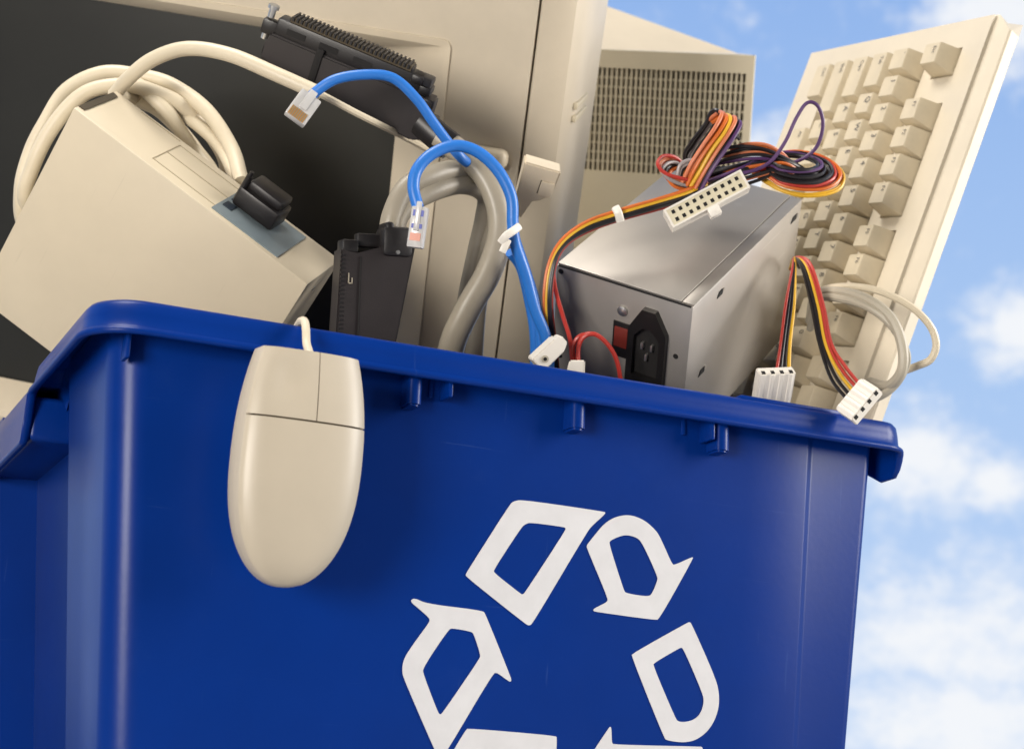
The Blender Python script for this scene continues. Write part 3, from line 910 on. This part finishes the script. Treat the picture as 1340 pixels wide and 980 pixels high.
# upright bundle looping over behind the big connector
Up = [(903, 243, 0.940), (915, 220, 0.936), (930, 196, 0.934), (946, 172, 0.934), (955, 156, 0.938), (952, 150, 0.948), (938, 160, 0.955), (918, 182, 0.962), (905, 205, 0.968), (912, 235, 0.97)]
for k, c in enumerate(('salmon', 'orange', 'orange', 'yellow', 'yellow', 'orange', 'salmon', 'black', 'purple')):
    wire(jig(Up[:7] if k < 7 else Up, -11 + k * 3.0, -4 + k * 1.3 + (k % 3), 0.002 * (k % 2), 0.8), c, 0.00115)
Ub = [(935, 150, 0.952), (925, 165, 0.956), (908, 190, 0.962), (900, 210, 0.968), (915, 240, 0.97)]
for k in range(5):
    wire(jig([(960, 175, 0.955), (946, 150 , 0.948)] + Ub, k * 3.2 - 4, k * 2.5 - 3, 0.003 * k, 1.5), 'black' if k != 2 else 'grey')
# small red loop at the left of the connector
Rl = [(925, 246, 0.944), (900, 243, 0.938), (876, 236, 0.934), (866, 224, 0.935), (873, 214, 0.94), (888, 214, 0.945), (903, 226, 0.95), (915, 240, 0.955)]
for k, c in enumerate(('red', 'salmon', 'red', 'grey', 'black', 'red', 'orange')):
    wire(jig(Rl, k * 2.2 - 5, k * 2.6 - 8, 0.003 * (k % 3) + 0.001 * k, 1.2), c)
for k, c in enumerate(('grey', 'grey', 'black', 'yellow')):
    wire(jig([(885, 232, 0.945), (890, 216, 0.944), (905, 210, 0.945), (918, 216, 0.948), (922, 236, 0.952)], k * 2, k * 3, 0.002 * k, .8), c)
# the great loop at the right
def loop(rx, ry, cx_, cy_, c, dz, r=WR, tail=0):
    P_ = [(915, 240 + tail, 0.955 + dz), (940, 232 + tail, 0.953 + dz), (965, 222 + tail * .6, 0.952 + dz)]
    for a in (-150, -120, -90, -60, -30, 0, 30, 60, 90, 120, 150):
        A = math.radians(a)
        P_.append((cx_ + rx * math.cos(A), cy_ + ry * math.sin(A) + 0.10 * rx * math.cos(A), 0.96 + dz - 0.012 * math.sin(A)))
    P_ += [(975, 222 + tail * .5, 0.965 + dz), (945, 232 + tail * .5, 0.968 + dz), (920, 248, 0.97 + dz)]
    return wire(jig(P_, 0, 0, 0, 0.9), c, r)
cols = ['yellow', 'yellow', 'orange', 'red', 'red', 'grey', 'black', 'black', 'black', 'black', 'black', 'black', 'purple', 'black', 'black']
for k, c in enumerate(cols):
    loop(54 - k * 1.5 + random.uniform(-1.5, 1.5), 27 - k * 1.25, 1050 - k * 0.9, 199 + random.uniform(-2, 4) + (27 - k * 1.25) + k * 0.25, c, 0.0006 * k * (1 if k % 2 else -1), tail=random.uniform(-14, 10))
for k in range(12):
    c = ('black', 'black', 'salmon', 'black', 'purple', 'black', 'orange', 'black', 'red', 'black', 'salmon', 'black')[k]
    y0 = 200 + k * 3.6
    wire(jig([(900 + k, 246 - k, 0.955), (930, y0 + 6, 0.951), (960, y0 - 6 + k, 0.948), (995, y0 - 6, 0.947), (1025, 205 + k * 1.5, 0.95), (1050, 222 + k, 0.958), (1066, 236, 0.97)], 0, 0, 0.0012 * (k % 3), 2.5), c)
for k in range(4):
    wire(jig([(955, 196, 0.952), (975, 189, 0.95), (1000, 190, 0.95), (1022, 200, 0.955), (1034, 214, 0.962)], 0, k * 2, 0.001 * k, 1.2), ('salmon', 'orange', 'black', 'salmon')[k])
wire([(965, 228, 0.945), (990, 222, 0.944), (1010, 210, 0.944), (1028, 185, 0.944), (1042, 155, 0.945), (1056, 135, 0.946), (1070, 139, 0.947), (1077, 162, 0.948), (1070, 190, 0.95), (1054, 206, 0.952), (1035, 214, 0.958)], 'purple', 0.0011)
# leads coming down at the right of the case
for k, c in enumerate(('red', 'black', 'black', 'yellow')):
    x = k * 3.8
    wire(jig([(1046, 350, 1.02), (1040, 338, 1.0), (1037 + x * .3, 352, 0.985), (1028 + x, 400, 0.965), (1022 + x, 450, 0.945), (1015 + x * 1.5, 495, 0.93)], 0, 0, 0, .5), c)
for k, c in enumerate(('black', 'black', 'yellow', 'red', 'red')):
    x = k * 4.0
    wire(jig([(1034, 352, 1.02), (1040, 338, 1.0), (1050 + x * .6, 352 - x * .4, 0.985), (1062 + x, 400, 0.97), (1072 + x, 450, 0.955), (1088 + x * 1.1, 495 - x, 0.945), (1108 + x * 1.2, 522 - x * 1.0, 0.935)], 0, 0, 0, .5), c)
# red wires by the end face
wire([(722, 345, 0.93), (727, 380, 0.925), (737, 415, 0.92), (746, 445, 0.917), (749, 480, 0.915)], 'red', 0.0013)
wire([(757, 482, 0.915), (757, 455, 0.913), (765, 440, 0.911), (780, 438, 0.911), (797, 453, 0.914), (808, 475, 0.92), (814, 510, 0.93)], 'red', 0.0013)
wire([(752, 482, 0.917), (750, 455, 0.915), (757, 441, 0.914), (772, 436, 0.915)], 'red', 0.0012)
# twenty pin connector
s93 = 0.925 / FPX
cm = pxframe(925, 260, 0.922, -27.7, -8, 0)
LX, LY = 57.0, 13.6
b_ = prism([(-LX * s93, -LY * s93), (LX * s93, -LY * s93), (LX * s93, LY * s93), (-LX * s93, LY * s93)], -0.010, 0.0, [[(-(LX - 3) * s93, -(LY - 2.6) * s93), ((LX - 3) * s93, -(LY - 2.6) * s93), ((LX - 3) * s93, (LY - 2.6) * s93), (-(LX - 3) * s93, (LY - 2.6) * s93)]])
b_.transform(cm)
mc = finish('main_connector', b_, 'white', ps, PT, smooth=False)
b_ = box((-(LX - 2.5) * s93, -(LY - 2.2) * s93, -0.009), ((LX - 2.5) * s93, (LY - 2.2) * s93, -0.0006)); b_.transform(cm)
finish('pin_face', b_, 'pinface', mc, PT)
for i in range(10):
    for j in range(2):
        x, y = (-46.5 + i * 10.35) * s93, (-5.4 + j * 10.8) * s93
        b_ = box((x - 2.3 * s93, y - 2.5 * s93, -0.0008), (x + 2.3 * s93, y + 2.5 * s93, -0.0003)); b_.transform(cm)
        finish('pin_hole', b_, 'hole', mc, PT, smooth=False)
b_ = box((-7 * s93, -(LY + 12) * s93, -0.006), (9 * s93, -(LY - 0.3) * s93, 0.0006), 0.0006); b_.transform(cm)
finish('connector_latch', b_, 'white', mc, PT)
b_ = box((-LX * s93, -LY * s93, -0.014), (LX * s93, LY * s93, -0.0101), 0.0005); b_.transform(cm)
finish('connector_back', b_, 'white', mc, PT)
# four-way drive power plugs
def molex(px, py, d, ang, tx, ty, wpx, hpx, label):
    s = d / FPX
    m = pxframe(px, py, d, ang, tx, ty)
    wd, ht = wpx * s / 2, hpx * s / 2
    b_ = prism([(-wd, -ht * .8), (-wd * .8, -ht), (wd * .9, -ht), (wd, -ht * .8), (wd, ht), (-wd, ht)], -0.0035, 0.0035)
    bmesh.ops.bevel(b_, geom=b_.edges[:], offset=0.0006, segments=2, affect='EDGES')
    b_.transform(m)
    o = finish('drive_plug', b_, 'white', ps, PT)
    o['label'] = label
    for k in range(4):
        x = -wd + wd * 2 * (k + .5) / 4
        b_ = bmesh.new(); add_cyl(b_, (x, -ht * .85, 0.0018), (x, ht * .93, 0.0018), wd * 0.23, n=10); b_.transform(m)
        finish('barrel', b_, 'white', o, PT)
        b_ = box((x - wd * .10, ht * .93, 0.0005), (x + wd * .10, ht * 1.008, 0.0030)); b_.transform(m)
        finish('barrel_hole', b_, 'hole', o, PT)
    return o
molex(1012, 506, 0.925, 4, 30, 12, 50, 50, 'white four-way plug standing on the rim')
molex(1124, 525, 0.915, 130, 48, 0, 54, 34, 'white four-way plug resting on the right end of the rim')
pm_ = pxframe(718, 460, 0.90, -40, 20, 8)
s9 = 0.90 / FPX
b_ = prism(S2([(-25, -10), (-18, -12), (16, -11), (17, -7), (25, -6), (25, 7), (17, 8), (16, 11), (-25, 11)], s9), -0.0045, 0.0045)
bmesh.ops.bevel(b_, geom=b_.edges[:], offset=0.0006, segments=2, affect='EDGES')
b_.transform(pm_)
sp_ = finish('drive_plug', b_, 'white', ps, PT)
sp_['label'] = 'white plug lying beside the blue cables'
b_ = bmesh.new(); add_cyl(b_, (-12 * s9, 0, 0.0044), (-12 * s9, 0, 0.0049), 5 * s9); b_.transform(pm_)
finish('plug_hole', b_, 'flat_cable', sp_, PT)
b_ = bmesh.new(); add_cyl(b_, (-12 * s9, 0, 0.0048), (-12 * s9, 0, 0.0051), 2.5 * s9); b_.transform(pm_)
finish('plug_hole', b_, 'hole', sp_, PT)
b_ = prism(S2([(-12, -14), (14, -14), (12, 14), (-8, 12)], 0.905 / FPX), -0.004, 0.004)
bmesh.ops.bevel(b_, geom=b_.edges[:], offset=0.0007, segments=2, affect='EDGES')
b_.transform(pxframe(752, 484, 0.905, 6))
finish('small_plug', b_, 'white', ps, PT)

# ================================================================= keyboard, standing on end, its lower end resting at the rim corner
KS = 1.06
KR = [[-0.26212, 0.07697, -0.96196], [0.2094, -0.96853, -0.13455], [-0.94204, -0.2367, 0.23775]]
kt = CAM + KS * (Vector((0.48495, -0.00185, 0.67213)) - CAM)
KT = frame(KR, kt)
kb = thing('keyboard', 'cream computer keyboard standing on end at the right of the bin', 'keyboard', KT)
U = 0.01905 * KS
ZC = -0.0140 * KS                                # case surface below the key tops
kx0, kx1 = -0.0295 * KS, 0.250 * KS
ky1, ky0 = 0.0280 * KS, -0.146 * KS
# well openings: function row groups and main block
def well(x0, x1, y0, y1):
    return [(x0, y0), (x1, y0), (x1, y1), (x0, y1)]
hw = U * 0.52
wells = [well(-hw, hw, -hw, hw), well(2 * U - hw, 5 * U + hw, -hw, hw), well(6.5 * U - hw, 9.5 * U + hw, -hw, hw), well(11 * U - hw, 12 * U + hw, -hw, hw),
         well(-hw, 12.4 * U, -6.5 * U + U - hw, -1.5 * U + hw)]
case_o = [(kx0, ky0), (kx1, ky0), (kx1, ky1), (kx0, ky1)]
bm = prism(case_o, ZC - 0.010, ZC, wells)
bmesh.ops.bevel(bm, geom=[e for e in bm.edges if len(e.link_faces) == 2 and abs(e.verts[0].co.z - ZC) < 1e-6 and abs(e.verts[1].co.z - ZC) < 1e-6 and e.calc_face_angle(0) > 1.2], offset=0.0012, segments=2, affect='EDGES')
finish('case_top', bm, 'kcase', kb, ang=30)
finish('key_bed', box((kx0 + 0.002, ky0 + 0.002, ZC - 0.013), (kx1 - 0.002, ky1 - 0.002, ZC - 0.0102)), 'casing', kb)
# lower tray with the stepped back edge
sec = [(ky1 - 0.001, ZC - 0.0025), (ky1 + 0.004, ZC - 0.0035), (ky1 + 0.0175, ZC - 0.0085), (ky1 + 0.0185, ZC - 0.0105), (ky1 + 0.0160, ZC - 0.034), (ky1 + 0.012, ZC - 0.036), (ky0 + 0.004, ZC - 0.022), (ky0 - 0.001, ZC - 0.020), (ky0 - 0.001, ZC - 0.0105), (ky1 - 0.001, ZC - 0.0105 - 0.0025)]
sec = [(ky1 - 0.001, ZC - 0.0022), (ky1 + 0.0015, ZC - 0.0032), (ky1 + 0.0100, ZC - 0.0070), (ky1 + 0.0108, ZC - 0.0085), (ky1 + 0.0095, ZC - 0.0165), (ky1 + 0.0075, ZC - 0.0185), (ky0 + 0.004, ZC - 0.0220), (ky0 - 0.0015, ZC - 0.021), (ky0 - 0.0015, ZC - 0.0135), (ky1 - 0.001, ZC - 0.0135)]
bm = bmesh.new()
R0 = [bm.verts.new((kx0 - 0.0012 + (0.010 if y > ky1 + 0.008 else 0), y, z)) for y, z in sec]
R1 = [bm.verts.new((kx1 + 0.0015, y, z)) for y, z in sec]
n = len(sec)
for i in range(n):
    bm.faces.new((R0[i], R0[(i + 1) % n], R1[(i + 1) % n], R1[i]))
bm.faces.new(R0[::-1]); bm.faces.new(R1)
bmesh.ops.bevel(bm, geom=[e for e in bm.edges if e.calc_face_angle(0) > 0.6], offset=0.0012, segments=2, affect='EDGES')
finish('case_tray', bm, 'kcase', kb, ang=30)

_keymesh = {}
def key_mesh(wu):
    if wu in _keymesh: return _keymesh[wu]
    bm = bmesh.new()
    wx = wu * U / 2 - 0.0005
    lv = [(ZC - 0.0100, wx, U / 2 - 0.0005, 0.0), (ZC - 0.0005, wx - 0.0001, U / 2 - 0.0006, 0.0), (-0.0010, wx - 0.0019, U / 2 - 0.0029, -0.0008), (-0.0001, wx - 0.0025, U / 2 - 0.0036, -0.0008)]
    rings = []
    for z, ax, ay, sy in lv:
        rings.append([bm.verts.new((x, y + sy, z)) for x, y in rrect(-ax, -ay, ax, ay, 0.0011, 2)])
    for a, b in zip(rings, rings[1:]):
        for k in range(len(a)):
            bm.faces.new((a[k], a[(k + 1) % len(a)], b[(k + 1) % len(b)], b[k]))
    # dished top
    c = bm.verts.new((0, -0.0010, -0.0006))
    top = rings[-1]
    for k in range(len(top)):
        bm.faces.new((top[k], top[(k + 1) % len(top)], c))
    bmesh.ops.recalc_face_normals(bm, faces=bm.faces[:])
    me = bpy.data.meshes.new('key')
    bm.to_mesh(me); bm.free()
    me.materials.append(M['key'])
    me.shade_smooth(); me.set_sharp_from_angle(angle=math.radians(28))
    _keymesh[wu] = me
    return me
_txt = {}
def text_mesh(s, size):
    if (s, size) in _txt: return _txt[(s, size)]
    cu = bpy.data.curves.new('t', 'FONT')
    cu.body = s; cu.size = size; cu.resolution_u = 2
    ob = bpy.data.objects.new('t', cu)
    COL.objects.link(ob)
    dg = bpy.context.evaluated_depsgraph_get()
    me = bpy.data.meshes.new_from_object(ob.evaluated_get(dg))
    me.name = 'legend'
    bpy.data.objects.remove(ob)
    me.materials.clear(); me.materials.append(M['legend'])
    _txt[(s, size)] = me
    return me
rows = [
 (0.0, [(0, 1, 'Esc')] + [(u_, 1, f'F{k+1}') for k, u_ in enumerate((2, 3, 4, 5, 6.5, 7.5, 8.5, 9.5, 11, 12, 13, 14))]),
 (1.5, [(k, 1, t) for k, t in enumerate('`1234567890-=')] + [(13.5, 2, '')]),
 (2.5, [(0.25, 1.5, 'Tab')] + [(1.5 + k, 1, t) for k, t in enumerate('QWERTYUIOP[]')] + [(13.75, 1.5, '\\')]),
 (3.5, [(0.375, 1.75, 'Caps')] + [(1.75 + k, 1, t) for k, t in enumerate("ASDFGHJKL;'")] + [(13.375, 2.25, 'Enter')]),
 (4.5, [(0.625, 2.25, 'Shift')] + [(2.25 + k, 1, t) for k, t in enumerate('ZXCVBNM,./')] + [(13.125, 2.75, 'Shift')]),
 (5.5, [(0.25, 1.5, 'Ctrl'), (2.75, 1.5, 'Alt'), (7.0, 7.0, ''), (11.25, 1.5, 'Alt'), (13.75, 1.5, 'Ctrl')]),
]
for v_, ks in rows:
    for u_, wu, t in ks:
        if (u_ + wu / 2) * U > kx1 - 0.004:
            continue
        k = bpy.data.objects.new('key', key_mesh(wu))
        COL.objects.link(k)
        k.parent = kb
        k.location = (u_ * U, -v_ * U, random.uniform(-0.0003, 0.0003))
        k.rotation_euler = (random.uniform(-.012, .012), random.uniform(-.012, .012), random.uniform(-.006, .006))
        if t and u_ < 11:
            l = bpy.data.objects.new('legend', text_mesh(t, 0.0064 if len(t) == 1 else 0.0042))
            COL.objects.link(l)
            l.parent = k
            l.location = (-wu * U / 2 + 0.0052, 0.0006, 0.0001)
# keyboard lead, looping out over its edge
lead = [(1060, 420, 1.03), (1068, 386, 1.005), (1100, 382, 0.985), (1135, 392, 0.97), (1165, 415, 0.96), (1180, 450, 0.955), (1180, 485, 0.955), (1162, 505, 0.965), (1138, 500, 0.98)]
finish('lead', tube(pxpts(lead), 0.0031, 10, 8), 'flat_cable', kb, KT)
lead = [(1060, 430, 1.03), (1072, 392, 1.0), (1105, 392, 0.98), (1140, 404, 0.966), (1168, 428, 0.96), (1186, 462, 0.957), (1182, 487, 0.96), (1166, 509, 0.963), (1142, 522, 0.966), (1120, 520, 0.97)]
finish('lead', tube(pxpts(lead), 0.0024, 10, 8), 'flat_cable', kb, KT)
lead = [(1062, 400, 1.03), (1075, 381, 1.0), (1110, 375, 0.985), (1150, 381, 0.975), (1190, 400, 0.97), (1216, 425, 0.968), (1225, 450, 0.968), (1218, 470, 0.97), (1200, 479, 0.975), (1175, 488, 0.985)]
finish('lead', tube(pxpts(lead), 0.0023, 10, 8), 'cream_cable', kb, KT)

# ================================================================= mouse hanging over the rim
MZ = Vector((0, -1, -0.12)).normalized()       # outwards from the wall
top_c = at(391, 457, 0.772)
MM = ortho(Vector((1, 0, 0.0)), Vector((0.0, -0.12, 1)), Vector((0.0957, -0.0050, 0.3635)))
mo = thing('computer_mouse', 'cream two-button computer mouse hanging by its lead against the front of the bin', 'mouse', MM)
HL = 0.0540                                      # half length
HW = 0.0288
def half_w(v):                                   # v from -1 (tail) to 1 (lead end)
    if v > 0.12:
        t = (v - 0.12) / 0.88
        return HW * (1 - 0.20 * t ** 2.2)
    t = (0.12 - v) / 1.12
    return HW * max(0.0, 1 - t ** 2.5) ** 0.5
def hgt(u, v):
    base = 0.0285 - 0.005 * max(0, v) ** 2 - 0.008 * max(0, -v) ** 2.2
    tt = max(0.0, (-v - 0.4) / 0.6) ** 2
    u = math.copysign(min(1.0, math.sqrt(u * u + tt * tt * (1 - min(1, u * u)))), u)
    cross = (1 - 0.10 * u * u - 0.14 * abs(u) ** 6)
    dent = 0.0021 * math.exp(-((u + 0.42) / 0.26) ** 2 - ((v - 0.74) / 0.19) ** 2)
    return base * cross - dent
def patch(u0, u1, v0, v1, lift, nu=22, nv=22, skirt=0.0016, edge=1.0):
    """shell over the mouse surface between u0..u1 (fraction of the half width) and v0..v1, with a turned-down edge"""
    bm = bmesh.new()
    G = []
    for i in range(nu + 1):
        row = []
        for j in range(nv + 1):
            u = u0 + (u1 - u0) * i / nu; v = v0 + (v1 - v0) * (1 - (1 - j / nv) ** 1.0)
            hwv = half_w(v) * edge
            row.append(bm.verts.new((u * hwv, v * HL, hgt(u, v) + lift)))
        G.append(row)
    for i in range(nu):
        for j in range(nv):
            bm.faces.new((G[i][j], G[i + 1][j], G[i + 1][j + 1], G[i][j + 1]))
    # turned-down edge
    loop_ = [G[i][0] for i in range(nu + 1)] + [G[nu][j] for j in range(1, nv + 1)] + [G[i][nv] for i in range(nu - 1, -1, -1)] + [G[0][j] for j in range(nv - 1, 0, -1)]
    low = [bm.verts.new((v.co.x, v.co.y, v.co.z - skirt)) for v in loop_]
    for k in range(len(loop_)):
        bm.faces.new((loop_[k], loop_[(k + 1) % len(loop_)], low[(k + 1) % len(loop_)], low[k]))
    bmesh.ops.remove_doubles(bm, verts=bm.verts[:], dist=1e-6)
    return bm
# underbody: the full outline
bm = bmesh.new()
NVV = 40
prof_m = []
def outline(scale=1.0, zf=None):
    pts = []
    vs_ = [-1 + 2 * (1 - math.cos(math.pi * k / NVV)) / 2 for k in range(NVV + 1)]
    R_ = [(half_w(v) * scale, v * HL * (scale if v < 0 else 1 - (1 - scale) * 0.6), 1, v) for v in vs_]
    L_ = [(-x, y, -1, v) for x, y, s, v in R_[::-1]]
    return R_ + L_[0:-1]
levels = [(0.94, 0.0), (0.985, 0.0016), (1.0, 0.004)]
rings = []
for scl, z in levels:
    rings.append([(x, y, z) for x, y, s, v in outline(scl)])
rings.append([(x * 1.0, y, hgt(1, v) - 0.0022) for x, y, s, v in outline(1.0)])
rings.append([(x * 0.985, y * 0.99, hgt(1, v) - 0.0012) for x, y, s, v in outline(1.0)])
bmx = skin(rings, True, True)
bmesh.ops.remove_doubles(bmx, verts=bmx.verts[:], dist=1e-6)
finish('underbody', bmx, 'mouse', mo, ang=40)
finish('inner_body', patch(-0.93, 0.93, 0.0, 0.96, -0.0012, edge=0.98), 'seam', mo)
VS = 0.40
bmp = patch(-1.0, 1.0, -1.0, VS - 0.008, 0.0, 26, 40, 0.0030)
finish('palm_cover', bmp, 'mouse', mo, ang=50)
finish('button', patch(-1.0, 0.092, VS + 0.008, 1.0, 0.0, 22, 18, 0.0030), 'mouse', mo, ang=50)
finish('button', patch(0.110, 1.0, VS + 0.008, 1.0, 0.0, 16, 18, 0.0030), 'mouse', mo, ang=50)
Ml = [MM @ Vector((0.003, HL - 0.012, 0.0075)), MM @ Vector((0.003, HL - 0.001, 0.0070)), Vector((0.0992, -0.0095, 0.4245)), Vector((0.0994, -0.0062, 0.4320)), Vector((0.0996, -0.0025, 0.4372)), Vector((0.0998, 0.003, 0.4392)), Vector((0.1010, 0.012, 0.4393)), Vector((0.1030, 0.021, 0.435)), Vector((0.104, 0.024, 0.39))]
finish('lead', tube(Ml, 0.0020, 10, 8), 'cream_cable', mo, MM)
